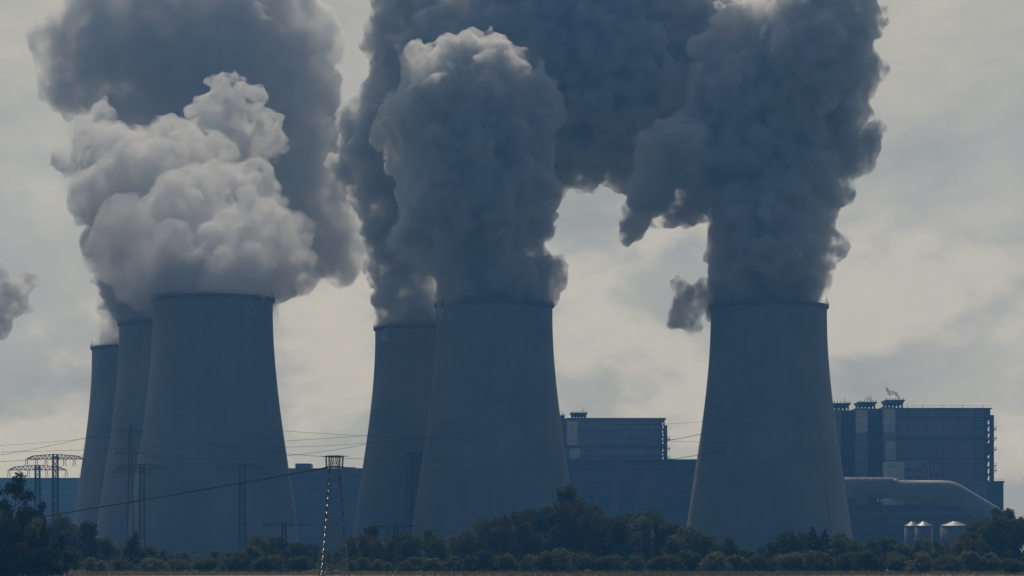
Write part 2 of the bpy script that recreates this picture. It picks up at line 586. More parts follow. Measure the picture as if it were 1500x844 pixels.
plume('steam_plume', 'grey shaded steam low behind the bright left cloud, left of the large tower', 'steam plume', 1330,
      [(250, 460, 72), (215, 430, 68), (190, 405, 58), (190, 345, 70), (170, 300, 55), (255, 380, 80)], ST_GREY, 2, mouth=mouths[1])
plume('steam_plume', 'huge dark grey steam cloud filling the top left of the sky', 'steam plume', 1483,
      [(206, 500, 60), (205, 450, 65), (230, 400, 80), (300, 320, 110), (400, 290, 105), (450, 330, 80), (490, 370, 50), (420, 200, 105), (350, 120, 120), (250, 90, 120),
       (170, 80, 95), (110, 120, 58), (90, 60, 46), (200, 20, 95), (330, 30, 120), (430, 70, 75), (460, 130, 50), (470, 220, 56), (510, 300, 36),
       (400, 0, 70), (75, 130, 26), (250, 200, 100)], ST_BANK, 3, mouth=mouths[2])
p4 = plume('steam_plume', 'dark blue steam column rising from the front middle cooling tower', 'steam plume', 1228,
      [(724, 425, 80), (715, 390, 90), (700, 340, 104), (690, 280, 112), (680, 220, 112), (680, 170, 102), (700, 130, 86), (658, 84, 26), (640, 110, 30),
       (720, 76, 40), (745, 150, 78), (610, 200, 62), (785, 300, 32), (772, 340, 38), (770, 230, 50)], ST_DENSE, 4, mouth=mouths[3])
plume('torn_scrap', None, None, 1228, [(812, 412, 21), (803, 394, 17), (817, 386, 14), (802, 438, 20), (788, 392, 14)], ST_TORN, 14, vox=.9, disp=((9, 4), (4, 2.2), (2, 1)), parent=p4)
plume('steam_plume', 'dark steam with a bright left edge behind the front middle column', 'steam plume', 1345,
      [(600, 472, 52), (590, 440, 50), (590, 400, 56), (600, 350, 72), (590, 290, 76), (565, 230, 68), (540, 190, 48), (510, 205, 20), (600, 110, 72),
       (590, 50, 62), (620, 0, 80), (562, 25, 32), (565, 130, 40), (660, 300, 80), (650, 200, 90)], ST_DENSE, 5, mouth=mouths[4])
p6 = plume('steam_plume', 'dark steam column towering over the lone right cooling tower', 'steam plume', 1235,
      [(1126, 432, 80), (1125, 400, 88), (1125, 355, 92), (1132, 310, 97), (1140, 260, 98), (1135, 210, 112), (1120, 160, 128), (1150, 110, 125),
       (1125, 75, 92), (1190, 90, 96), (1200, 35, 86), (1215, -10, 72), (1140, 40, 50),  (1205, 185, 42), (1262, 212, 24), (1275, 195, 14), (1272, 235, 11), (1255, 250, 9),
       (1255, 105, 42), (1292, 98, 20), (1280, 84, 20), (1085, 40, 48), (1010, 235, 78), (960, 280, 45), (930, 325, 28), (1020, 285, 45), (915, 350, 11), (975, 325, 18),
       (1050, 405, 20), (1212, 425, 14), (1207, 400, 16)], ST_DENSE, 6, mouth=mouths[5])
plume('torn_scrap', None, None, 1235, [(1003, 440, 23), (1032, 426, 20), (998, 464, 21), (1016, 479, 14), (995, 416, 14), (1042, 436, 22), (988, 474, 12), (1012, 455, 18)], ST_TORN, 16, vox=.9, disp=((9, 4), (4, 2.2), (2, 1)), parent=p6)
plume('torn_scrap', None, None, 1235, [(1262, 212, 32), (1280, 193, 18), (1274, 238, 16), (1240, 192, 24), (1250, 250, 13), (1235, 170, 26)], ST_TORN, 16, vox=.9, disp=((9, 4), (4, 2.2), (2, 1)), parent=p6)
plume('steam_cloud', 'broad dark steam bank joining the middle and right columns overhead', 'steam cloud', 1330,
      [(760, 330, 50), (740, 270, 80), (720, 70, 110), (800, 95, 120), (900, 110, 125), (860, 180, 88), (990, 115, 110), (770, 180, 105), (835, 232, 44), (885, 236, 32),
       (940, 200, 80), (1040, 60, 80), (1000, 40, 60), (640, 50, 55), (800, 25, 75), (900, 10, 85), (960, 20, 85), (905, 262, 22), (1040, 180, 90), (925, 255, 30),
       (800, -95, 105), (920, -100, 105), (555, -120, 60), (530, -200, 65), (850, -200, 95), (950, -200, 85), (1215, -130, 75), (1235, -210, 80)], ST_DENSE, 7)  # unseen puffs above the frame, added to shade the columns; gaps let sun through
plume('steam_cloud', 'small ragged grey steam scrap drifting at the left edge', 'steam cloud', 1480,
      [(10, 440, 32), (40, 415, 18), (-5, 475, 26), (0, 400, 20), (55, 405, 9)], ST_TORN, 8, disp=((14, 6), (6, 3)))

# ------------------------------------------------------------------ boiler houses and other buildings
def pxbox(mb, x0, x1, y0, y1, Y, depth, ground=False):
    """upright box whose front face fills the photo rectangle at distance Y"""
    a, b = P(x0, y0, Y), P(x1, y1, Y)
    return mb.box((a.x, Y, 0 if ground else b.z), (b.x, Y + depth, a.z))


def base_empty(name, px, Y, label, cat, group=None):
    return empty(name, (0, 0, 0), label, cat, group)


def px_part(name, mat, root, rects, Y, depth, ground=False):
    m = MB()
    for r in rects: pxbox(m, *r, Y, depth, ground)
    return m.build(name, mat, root)


def platforms(root, x, rows, Y, w=5.0):
    """open steel landings that stick out of a gable end"""
    for py in rows:
        p = P(x, py, Y)
        m = MB().box((p.x, p.y + 2, p.z - .25), (p.x + w, p.y + 8, p.z + .1))
        for dx in (0.2, w * .5, w - .1):
            m.bar((p.x + dx, p.y + 2.1, p.z), (p.x + dx, p.y + 2.1, p.z + 1.3), .1)
        m.bar((p.x, p.y + 2.1, p.z + 1.3), (p.x + w, p.y + 2.1, p.z + 1.3), .1)
        m.bar((p.x, p.y + 4, p.z - 2.2), (p.x + w, p.y + 4, p.z - .25), .15)
        m.build('landing', M['dark_steel'], root)


def stair_lattice(root, x0, x1, y0, y1, Y):
    """open steel stair tower: sky shows through between posts and flights"""
    a, b = P(x0, y0, Y), P(x1, y1, Y)
    m = MB()
    for x in (a.x, b.x):
        for y in (Y + 2, Y + 9):
            m.bar((x, y, b.z), (x, y, a.z), .28)
    n = int((a.z - b.z) / 4)
    for i in range(n + 1):
        z = b.z + (a.z - b.z) * i / n
        m.box((a.x, Y + 1.8, z - .5), (b.x, Y + 9.2, z + .5))
        if i < n:
            q = (a.z - b.z) / n
            m.bar((a.x, Y + 5, z), (b.x, Y + 5, z + q), .3)
    m.build('stair_tower', M['dark_steel'], root)


def vent_cap(root, x0, x1, y0, y1, Y):
    """roof fan house: overhanging trough on short legs"""
    a, b = P(x0, y0, Y), P(x1, y1, Y)
    h = a.z - b.z
    cap = MB()
    zc = b.z + h * .42
    i = (b.x - a.x) * .12
    cap.add([(a.x + i, Y + 2, zc), (b.x - i, Y + 2, zc), (b.x - i, Y + 18, zc), (a.x + i, Y + 18, zc),
             (a.x, Y, a.z), (b.x, Y, a.z), (b.x, Y + 20, a.z), (a.x, Y + 20, a.z)],
            [(0, 3, 2, 1), (4, 5, 6, 7), (0, 1, 5, 4), (1, 2, 6, 5), (2, 3, 7, 6), (3, 0, 4, 7)])
    for k in range(7):
        x = a.x + (b.x - a.x) * (k + .5) / 7
        cap.box((x - .18, Y + .3, a.z), (x + .18, Y + .7, a.z + 1.0))
    o = cap.build('roof_fan_house', M['clad_dark'], root)
    for k in range(5):
        x = a.x + i + (b.x - a.x - 2 * i) * k / 4
        for y in (Y + 3, Y + 16):
            MB().box((x - .5, y, b.z), (x + .5, y + 1, zc + .3)).build('support_leg', M['dark_steel'], o)
    MB().bar((b.x - i * 2, Y + 6, a.z), (b.x - i * 2, Y + 6, a.z + 3.4), .14).build('mast', M['dark_steel'], o)
    return o


def windows(root, x0, x1, y0, y1, Y, cols, rows):
    for r in range(rows):
        for c in range(cols):
            xa = x0 + (x1 - x0) * (c + .2) / cols; xb = x0 + (x1 - x0) * (c + .8) / cols
            ya = y0 + (y1 - y0) * (r + .3) / rows; yb = y0 + (y1 - y0) * (r + .75) / rows
            a, b = P(xa, ya, Y), P(xb, yb, Y)
            fr = MB().box((a.x, Y - .12, b.z), (b.x, Y + .3, a.z)).build('window', M['clad_dark'], root)
            MB().box((a.x + .15, Y - .18, b.z + .15), (b.x - .15, Y + .1, a.z - .15)).build('pane', M['glass'], fr)


def facade_ribs(name, root, x0, x1, rows, Y, mat, t=.35):
    """thin horizontal flashings that stand proud of a wall"""
    m = MB()
    for py in rows:
        a, b = P(x0, py, Y), P(x1, py, Y)
        m.box((a.x, Y - .35, a.z - t), (b.x, Y + .05, a.z + t))
    return m.build(name, mat, root)


# middle boiler house
b = base_empty('boiler_house', 900, 1600, 'tall middle boiler house between the front middle and right cooling towers', 'building', 'power plant buildings')
px_part('wall', M['clad'], b, [(829, 969.5, 614.5, 720)], 1600, 60, True)
rf = px_part('roof', M['roof'], b, [(829, 975.5, 612.3, 614.5)], 1599, 62)
px_part('gable_wall', M['clad_dark'], b, [(973.5, 977.5, 623, 675)], 1600, 2)
px_part('pale_panel', M['clad_light'], b, [(831, 846, 617, 652), (835, 850, 657, 672)], 1599.5, 2)
px_part('side_wing', M['clad_dark'], b, [(818, 829, 613, 720)], 1604, 30, True)
vent_cap(b, 835.5, 861, 604.5, 612.3, 1600)
vent_cap(b, 812, 828, 608.5, 613, 1604)
p = P(852.5, 612, 1600)
MB().bar((p.x, 1606, p.z), (p.x, 1606, p.z + 5), .16).build('roof_mast', M['dark_steel'], b)
facade_ribs('wall_flashing', b, 829, 974.5, (630, 654, 656, 668), 1600, M['clad_dark'])
m = MB()
for px in (862, 884, 905, 926, 950):
    a_, b_ = P(px, 618, 1600), P(px + .7, 672, 1600)
    m.box((a_.x, 1599.7, b_.z), (b_.x, 1600.1, a_.z))
m.build('downpipe', M['clad_dark'], b)
stair_lattice(b, 969.8, 973.5, 617, 674, 1591)
platforms(b, 977.5, (643, 657, 671), 1603, 1.8)

b = base_empty('turbine_hall', 930, 1560, 'long low dark turbine hall in front of the middle boiler house', 'building', 'power plant buildings')
px_part('wall', M['clad_dark'], b, [(820, 1024, 674.5, 800)], 1560, 38, True)
px_part('roof', M['roof'], b, [(819, 1025, 672.8, 674.5)], 1559, 38.6)
facade_ribs('wall_flashing', b, 820, 1024, (700, 726), 1560, M['roof'])
px_part('gate', M['roof'], b, [(938, 960, 696, 736), (893, 905, 690, 760)], 1559.6, 1)

# block behind the gap between the left and middle towers
b = base_empty('turbine_hall', 476, 1700, 'dark low hall between the large left tower and the middle towers', 'building', 'power plant buildings')
px_part('wall', M['clad_dark'], b, [(405, 560, 687.5, 810)], 1700, 60, True)
px_part('roof', M['roof'], b, [(404, 561, 686, 687.5)], 1699, 62)
px_part('roof_house', M['clad_dark'], b, [(432.5, 455, 679, 686)], 1705, 20)
px_part('roof_house', M['clad'], b, [(500, 520, 684.4, 686)], 1705, 20)
facade_ribs('wall_flashing', b, 405, 560, (712, 745), 1700, M['roof'])

b = base_empty('coal_bunker_tower', 606, 1420, 'narrow dark concrete block squeezed between the two middle cooling towers', 'building', 'power plant buildings')
px_part('wall', M['roof'], b, [(594.5, 640, 664.5, 800)], 1298, 20, True)
px_part('roof', M['roof'], b, [(594, 640.5, 663, 664.5)], 1297.5, 21)
px_part('pale_panel', M['clad'], b, [(596, 600, 668, 790)], 1297.6, 1)

b = base_empty('storage_hall', 70, 2100, 'flat pale distant hall at the left edge behind the pylons', 'building', 'power plant buildings')
px_part('wall', M['clad'], b, [(-60, 150, 702, 812)], 2100, 60, True)
px_part('roof', M['roof'], b, [(-61, 151, 700, 702)], 2099, 62)
facade_ribs('wall_flashing', b, -60, 150, (725, 750), 2100, M['clad_dark'])

# right boiler house
YB = 1520
b = base_empty('boiler_house', 1370, YB, 'big right boiler house with roof fan houses beside the lone cooling tower', 'building', 'power plant buildings')
px_part('wall', M['clad'], b, [(1312.5, 1446, 599.5, 760)], YB, 60, True)
px_part('roof', M['roof'], b, [(1312.5, 1453, 597.5, 599.5)], YB - 1, 61)
px_part('gable_wall', M['clad_dark'], b, [(1450.5, 1456, 608, 705)], YB, 2)
px_part('lower_wing', M['clad_dark'], b, [(1400, 1470, 707, 800)], YB + 6, 40, True)
px_part('wing_roof', M['roof'], b, [(1452, 1472, 705.3, 707)], YB + 5, 42)
px_part('stair_shaft', M['clad'], b, [(1293, 1312.5, 596, 760)], YB - 3, 30, True)
px_part('stair_shaft', M['clad'], b, [(1253, 1271.5, 598, 760)], YB - 3, 30, True)
px_part('stair_shaft', M['clad'], b, [(1214, 1232, 600, 760)], YB - 3, 30, True)
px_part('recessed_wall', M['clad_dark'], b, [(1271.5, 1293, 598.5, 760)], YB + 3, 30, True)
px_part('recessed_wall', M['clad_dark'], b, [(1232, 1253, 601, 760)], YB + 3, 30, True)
px_part('pale_panel', M['clad_light'], b, [(1294, 1311.5, 599, 634)], YB - 3.6, 1)
px_part('pale_panel', M['clad_light'], b, [(1254, 1271, 601, 634)], YB - 3.6, 1)
px_part('pale_panel', M['clad_light'], b, [(1297, 1312, 646, 676)], YB - 3.6, 1)
vent_cap(b, 1297, 1326, 585.8, 597, YB)
vent_cap(b, 1256.5, 1285.5, 588.8, 598, YB)
vent_cap(b, 1216, 1247, 590.5, 600, YB)
facade_ribs('wall_flashing', b, 1312.6, 1452, (612, 641, 643, 672), YB, M['clad_dark'])
m = MB()
for px in (1330, 1355, 1381, 1401, 1428):
    a_, b_ = P(px, 602, YB), P(px + .7, 700, YB)
    m.box((a_.x, YB - .3, b_.z), (b_.x, YB + .1, a_.z))
m.build('downpipe', M['clad_dark'], b)
m = MB()
for px in (1306, 1330, 1352, 1380, 1410, 1440):
    a_ = P(px, 597.5, YB)
    m.bar((a_.x, YB + 1, a_.z), (a_.x, YB + 1, a_.z + 1.6), .12)
a_, b_ = P(1326, 597.5, YB), P(1452, 597.5, YB)
m.bar((a_.x, YB + 1, a_.z + 1.3), (b_.x, YB + 1, a_.z + 1.3), .08)
m.build('roof_railing', M['dark_steel'], b)
stair_lattice(b, 1446.5, 1450.5, 602, 705, YB - 9)
px_part('stair_screen', M['clad_dark'], b, [(1446, 1450.7, 600, 616), (1446, 1450.7, 649, 667)], YB + .5, 1)
platforms(b, 1456, (628, 642, 658, 682, 689), YB + 4, 2.0)
platforms(b, 1456, (704.8,), YB + 4, 6)
windows(b, 1360, 1385, 690, 702, YB, 3, 1)

b = base_empty('switch_house', 1330, 1480, 'small pale flat roofed house in front of the right boiler house, above the duct', 'building', 'power plant buildings')
px_part('wall', M['clad_light'], b, [(1299, 1360.5, 675.5, 745)], 1480, 16, True)
px_part('corner_panel', M['clad'], b, [(1325, 1359.8, 677, 745)], 1479.6, .8)
px_part('roof', M['roof'], b, [(1298.5, 1361, 674, 675.5)], 1479.5, 17)
windows(b, 1325, 1352, 682, 706, 1479.6, 2, 2)

b = base_empty('pump_hall', 1330, 1440, 'dark low hall under the big pipe duct beside the lone cooling tower', 'building', 'power plant buildings')
px_part('wall', M['clad_dark'], b, [(1236, 1448, 741, 800)], 1440, 30, True)
px_part('roof', M['roof'], b, [(1235, 1449, 739.5, 741)], 1439, 32)
px_part('pale_panel', M['clad_light'], b, [(1286, 1309, 731.5, 735)], 1441, 3)
facade_ribs('wall_flashing', b, 1236, 1448, (752, 764), 1440, M['clad'])

# big insulated flue duct
YP = 1395
d_ = empty('flue_duct', (0, 0, 0), 'thick silver pipe duct running from the lone tower and bending down right', 'pipe')
MB().path([P(1040, 714.5, YP), P(1308, 714.5, YP)], 15.3 * YP / F, 40).build('wide_section', M['pipe'], d_, True)
MB().path([P(1306, 716, YP), P(1309, 716, YP), P(1314, 717.5, YP)], 0, 40, rs=[15.5 * YP / F, 15.5 * YP / F, 13.8 * YP / F]).build('collar', M['pipe'], d_, True)
MB().path([P(1312, 718, YP), P(1380, 718.3, YP), P(1391, 719.2, YP), P(1400, 722.6, YP), P(1457, 757, YP), P(1500, 785, YP)], 14.6 * YP / F, 40).build('narrow_section', M['pipe'], d_, True)
for px in (1060, 1120, 1180, 1250, 1285, 1330, 1372):
    a_ = P(px, 730, YP)
    m = MB()
    for dx in (-3, 3):
        m.bar((a_.x + dx, YP, 0), (a_.x + dx * .4, YP, a_.z), .35)
    m.bar((a_.x - 3, YP, a_.z * .4), (a_.x + 2, YP, a_.z * .75), .22)
    m.bar((a_.x + 3, YP, a_.z * .4), (a_.x - 2, YP, a_.z * .75), .22)
    m.build('trestle', M['dark_steel'], d_)
m = MB()
for px in np.arange(1055, 1390, 11.5):
    a_ = P(px, 714.5 if px < 1308 else 718.3, YP); r_ = (15.3 if px < 1308 else 14.6) * YP / F + .12
    m.path([(a_.x - .2, YP, a_.z), (a_.x + .2, YP, a_.z)], r_, 40)
m.build('seam_band', M['pipe'], d_)

# storage tanks with conical roofs
def tank(px, r_px, py_top, Y, label):
    p = P(px, py_top, Y); r = r_px * Y / F
    t = empty('storage_tank', (p.x, Y, 0), label, 'tank', 'storage tanks under the duct')
    MB().lathe([(r, 0), (r, p.z - 1)], 48).build('shell', M['tank'], t, True)
    MB().lathe([(r + .2, p.z - 1.1), (r + .2, p.z - .8), (r * .12, p.z + 1.5), (r * .1, p.z + 2.1)], 48).build('roof', M['tank'], t)
    rl = MB()
    for k in range(28):
        an = 2 * math.pi * k / 28
        rl.bar((r * math.cos(an), r * math.sin(an), p.z - 1), (r * math.cos(an), r * math.sin(an), p.z + .2), .05)
    rl.path([(r * math.cos(an), r * math.sin(an), p.z + .2) for an in np.linspace(0, 2 * math.pi, 49)], .05, 4)
    rl.build('railing', M['steel'], t)


tank(1353, 13, 768, 1330, 'silver conical roofed tank in the middle of the three below the duct')
tank(1336, 11.5, 768, 1342, 'silver tank at the left of the three below the duct, nearest the tower')
tank(1398.5, 21.5, 768, 1325, 'widest silver tank, right of the three, below the duct bend')

# smoke wisps of the roof vents
SMOKE = steam_mat('vent_smoke', 1.6, .0, col=(.50, .42, .36), lo=.38, hi=.6, scale=.25)
plume('smoke_wisp', 'thin brown smoke wisp curling from the right fan house of the boiler house', 'smoke', 1526,
      [(1317, 583, 2.6), (1313, 578.5, 3.2), (1308, 576, 3.8), (1303, 575.5, 3.8), (1300, 571, 3.2), (1298, 567, 2.6), (1294, 562.5, 2.2)], SMOKE, 21, vox=.5, sat=6, disp=((4, 1.2), (2, .7)), group='smoke wisps over the boiler house')
plume('smoke_wisp', 'short brown smoke puff over the left fan house of the boiler house', 'smoke', 1526,
      [(1278, 587, 2.2), (1275.5, 584, 3.2), (1272, 582.5, 3.4), (1268.5, 583.5, 2.4)], SMOKE, 22, vox=.5, sat=6, disp=((4, 1.2), (2, .7)), group='smoke wisps over the boiler house')


# ------------------------------------------------------------------ pylons and wires
def lattice(m, x, y, z0, z1, w0, w1, r, step=3.0, brace=None):
    """four-legged braced mast; w = full width at foot and head"""
    brace = brace or r * .6
    n = max(2, int(round((z1 - z0) / step)))
    def cor(i):
        t = i / n; w = (w0 + (w1 - w0) * t) / 2; z = z0 + (z1 - z0) * t
        return [Vector((x - w, y - w, z)), Vector((x + w, y - w, z)), Vector((x + w, y + w, z)), Vector((x - w, y + w, z))]
    for i in range(n):
        a, c = cor(i), cor(i + 1)
        for k in range(4):
            m.bar(a[k], c[k], r)
            k2 = (k + 1) % 4
            m.bar(a[k], c[k2], brace); m.bar(a[k2], c[k], brace)
            m.bar(c[k], c[k2], brace)
    return m


def portal_pylon(px, Y, py_arm, half_px, mast_px, label, heavy=1.0):
    """single-level pylon: lattice mast, wide tapering crossarm, three V strings of insulators a side"""
    s = Y / F
    p = P(px, py_arm, Y)
    root = empty('pylon', (p.x, Y, 0), label, 'pylon', 'power line pylons')
    za = p.z; hw = half_px * s; w = mast_px * s
    top = za + 7 * s
    lattice(MB(), 0, 0, 0, top, w * 1.25, w * .85, .17 * heavy, 2.6).build('mast', M['dark_steel'], root)
    arm = MB()
    for y in (-w * .4, w * .4):
        arm.bar((-hw, y, za), (hw, y, za), .16 * heavy)
        for sg in (-1, 1):
            arm.bar((0, y, top), (sg * hw * .78, y, za + 4.5 * s), .14 * heavy)
            arm.bar((sg * hw * .78, y, za + 4.5 * s), (sg * hw, y, za), .14 * heavy)
            n = 7
            for i in range(n):
                xa, xb = hw * i / n, hw * (i + .5) / n
                zt = lambda x: za + (7 - 2.5 * min(1, x / (hw * .78))) * s if x < hw * .78 else za + 4.5 * s * (hw - x) / (hw * .22)
                arm.bar((sg * xa, y, za), (sg * xb, y, zt(xb)), .09 * heavy)
                arm.bar((sg * xb, y, zt(xb)), (sg * hw * (i + 1) / n, y, za), .09 * heavy)
    arm.build('crossarm', M['dark_steel'], root)
    for sg in (-1, 1):
        for fr in (.32, .66, 1.0):
            x = sg * hw * fr
            m = MB()
            for dx in (-1.3 * s, 1.3 * s):
                m.bar((x + dx, 0, za), (x + dx, 0, za - 7 * s), .13 * heavy)
                m.bar((x + dx, 0, za - 7 * s), (x + dx * 2.0, 0, za - 10 * s), .11 * heavy)
            m.bar((x - 2.6 * s, 0, za - 10 * s), (x + 2.6 * s, 0, za - 10 * s), .06 * heavy)
            m.build('insulator', M['glass_ins'], root)
    return root


portal_pylon(81, 1010, 672.5, 42, 8, 'highest dark portal pylon at left against the sky, the right of two', 1.15)
portal_pylon(55, 1060, 688.5, 42, 7.5, 'lower dark portal pylon at left, overlapped by the higher one on its right', 1.1)
portal_pylon(208, 1030, 687, 39, 7, 'faint portal pylon before the large left tower, on its left half', .95)
portal_pylon(355, 1045, 687, 38, 8.5, 'faint portal pylon before the large left tower, on its right half', .95)


def tower_pylon(px, Y, label):
    """taller mast with three crossarms"""
    s = Y / F
    x0 = P(px, HZ, Y).x
    root = empty('pylon', (x0, Y, 0), label, 'pylon', 'power line pylons')
    z = lambda py: P(0, py, Y).z
    lattice(MB(), 0, 0, 0, z(622), 11 * s, 3 * s, .10, 4).build('mast', M['dark_steel'], root)
    for py, hw in ((629, 19), (661, 23), (689, 28)):
        m = MB()
        for y in (-.8, .8):
            m.bar((-hw * s, 0, z(py + 3)), (0, y, z(py)), .15); m.bar((hw * s, 0, z(py + 3)), (0, y, z(py)), .15)
            m.bar((-hw * s, 0, z(py + 3)), (0, y, z(py + 4)), .12); m.bar((hw * s, 0, z(py + 3)), (0, y, z(py + 4)), .12)
        m.build('crossarm', M['dark_steel'], root)
        for sg in (-1, 1):
            MB().bar((sg * hw * s, 0, z(py + 3)), (sg * hw * s, 0, z(py + 9)), .13).build('insulator', M['glass_ins'], root)


tower_pylon(191, 1120, 'slim three armed pylon, faint before the grey left tower edge')


def low_pylon(px, Y, py_arm, half_px, label):
    """short line post with a wide arm carrying upright pin insulators"""
    s = Y / F
    p = P(px, py_arm, Y)
    root = empty('line_post', (p.x, Y, 0), label, 'power pole', 'short power poles along the trees')
    lattice(MB(), 0, 0, 0, p.z + 3 * s, 9 * s, 5 * s, .09, 1.6, .05).build('mast', M['dark_steel'], root)
    hw = half_px * s
    m = MB()
    for y in (-.35, .35):
        m.bar((-hw, y, p.z - .2), (hw, y, p.z - .2), .1)
        m.bar((-hw, y, p.z - .2), (0, y, p.z + 3.2 * s), .07); m.bar((hw, y, p.z - .2), (0, y, p.z + 3.2 * s), .07)
    for i in range(14):
        x = -hw + 2 * hw * i / 13
        m.bar((x, -.35, p.z - .2), (x + hw / 13, .35, p.z - .2), .05)
    m.build('crossarm', M['dark_steel'], root)
    for fr in (-1, -.7, -.4, .4, .7, 1):
        MB().bar((hw * fr, 0, p.z - .2), (hw * fr, 0, p.z - 6 * s), .08).build('insulator', M['glass_ins'], root)


low_pylon(416, 610, 768, 33, 'low power pole with wide arm left of the tall lattice mast')
low_pylon(580, 625, 770, 29, 'low power pole with wide arm in front of the small middle tower')
low_pylon(716, 640, 770, 28, 'low power pole with wide arm in front of the front middle tower')

# tall lattice mast with a caged head
Y = 515; s = Y / F
root = empty('lattice_mast', (P(490, HZ, Y).x, Y, 0), 'tall shiny steel lattice mast with caged head, nearest to the viewer', 'mast')
zt, zp = P(0, 668.5, Y).z, P(0, 684, Y).z
legs_, br_ = MB(), MB()
n_ = 15
for i in range(n_):
    def cor(t):
        w_ = (40 + (13 - 40) * t) * s / 2
        return [Vector((-w_, -w_, zp * t)), Vector((w_, -w_, zp * t)), Vector((w_, w_, zp * t)), Vector((-w_, w_, zp * t))]
    a_, c_ = cor(i / n_), cor((i + 1) / n_)
    for k in range(4):
        k2 = (k + 1) % 4
        legs_.bar(a_[k], c_[k], .09)
        br_.bar(a_[k], c_[k2], .055); br_.bar(a_[k2], c_[k], .055); legs_.bar(c_[k], c_[k2], .022)
        br_.box(c_[k] - Vector((.14, .10, .2)), c_[k] + Vector((.14, .10, .2)))      # gusset plates
legs_.build('mast', M['dark_steel'], root)
br_.build('bracing', M['glint_steel'], root)
cage = MB()
for k in range(14):
    an = 2 * math.pi * k / 14
    c_, s_ = math.cos(an), math.sin(an)
    cage.bar((c_ * 12.5 * s, s_ * 12.5 * s, zp), (c_ * 13.5 * s, s_ * 13.5 * s, zt), .06)
    cage.bar((c_ * 7 * s, s_ * 7 * s, zp), (math.cos(an + .7) * 8 * s, math.sin(an + .7) * 8 * s, zt), .05)
cage.path([(math.cos(a) * 13.5 * s, math.sin(a) * 13.5 * s, zt) for a in np.linspace(0, 2 * math.pi, 29)], .11, 5)
cage.path([(math.cos(a) * 12.5 * s, math.sin(a) * 12.5 * s, zp) for a in np.linspace(0, 2 * math.pi, 29)], .10, 5)
cage.build('cage', M['dark_steel'], root)
pl = MB().lathe([(0.2, zp - .12), (15 * s, zp - .12), (15 * s, zp - .02), (.2, zp - .02)], 24)
pl.build('platform', M['dark_steel'], root)
arms = MB().bar((-21 * s, 0, zt), (21 * s, 0, zt), .07).bar((-14 * s, 0, zp - .1), (19 * s, 0, zp - .1), .09)
arms.build('crossarm', M['steel'], root)


def wire(a, b, sag, r, label, cat='power line', group='overhead power lines', name='power_cable'):
    a, b = Vector(a), Vector(b)
    pts = [a.lerp(b, t) - Vector((0, 0, 4 * sag * t * (1 - t))) for t in np.linspace(0, 1, 33)]
    o = MB().path(pts, r, 5).build(name, M['wire'])
    tag(o, label, cat, group)
    return o


wire(P(60, 757, 620), P(480, 685, 516),   .15, .16, 'thick dark cable climbing across the large left tower to the lattice mast', group=None, name='thick_cable')
wire(P(-200, 664, 1100), P(540, 638, 1150), 2.0, .07, 'thin wire high at left, rising gently to the small middle tower')
wire(P(-200, 690, 1000), P(200, 622, 1120), 3.0, .07, 'thin wire at left climbing to the three armed pylon')
wire(P(-200, 676, 1050), P(123, 668, 1012), 1.5, .07, 'thin wire at left running level onto the higher portal pylon')
wire(P(-100, 655, 1150), P(300, 616, 1190), 3.0, .06, 'faintest wire at far left, crossing the farthest cooling tower')
wire(P(300, 655, 1180), P(720, 628, 1190), 3.0, .07, 'uppermost wire in the gap left of the middle towers')
wire(P(300, 620, 1180), P(720, 642, 1190), 2.0, .07, 'wire falling to the right in the gap left of the middle towers')
wire(P(208, 668, 1100), P(560, 646, 1150), 4.0, .08, 'dark wire rising to the small middle tower above the lattice mast')
wire(P(300, 652, 1100), P(700, 676, 1150), 2.0, .08, 'wire falling to the right just above the lattice mast')
wire(P(880, 652, 1195), P(1060, 628, 1195), 2.0, .12, 'dark wire with spacers in the gap left of the lone tower')
wire(P(880, 640, 1198), P(1080, 649, 1198), .5, .07, 'thin level wire in the gap left of the lone tower')
wire(P(920, 678, 1190), P(1060, 659, 1190), 1.0, .12, 'lowest dark wire over the turbine hall roof, left of the lone tower')
wire(P(900, 622, 1200), P(1120, 607, 1200), 1.5, .06, 'faint highest wire in the gap left of the lone tower')


# ------------------------------------------------------------------ trees
def leaf_cloud(R, lobes, n, size, flat=1.0):
    """leaf clumps spread through a set of lobes (centre, radius); gaps stay between lobes"""
    m = MB()
    wts = [l[1] ** 2.2 for l in lobes]
    for _ in range(n):
        c, r = R.choices(lobes, wts)[0]
        u = Vector((R.gauss(0, 1), R.gauss(0, 1), R.gauss(0, 1))).normalized()
        p = Vector(c) + u * r * (R.random() ** .38) * R.uniform(.85, 1.12)
        nrm = (u + Vector((R.gauss(0, .6), R.gauss(0, .6), R.gauss(0, .6)))).normalized()
        t1 = nrm.orthogonal().normalized(); t1.rotate(Matrix.Rotation(R.uniform(0, 6.28), 3, nrm)); t2 = nrm.cross(t1)
        s = size * R.uniform(.55, 1.3)
        k = nrm * s * .25
        m.add([p - t1 * s * .5, p - t2 * s * .28 + k * .6, p + t1 * s * .55, p + t2 * s * .3 + k * .6], [(0, 1, 2, 3)])
    return m


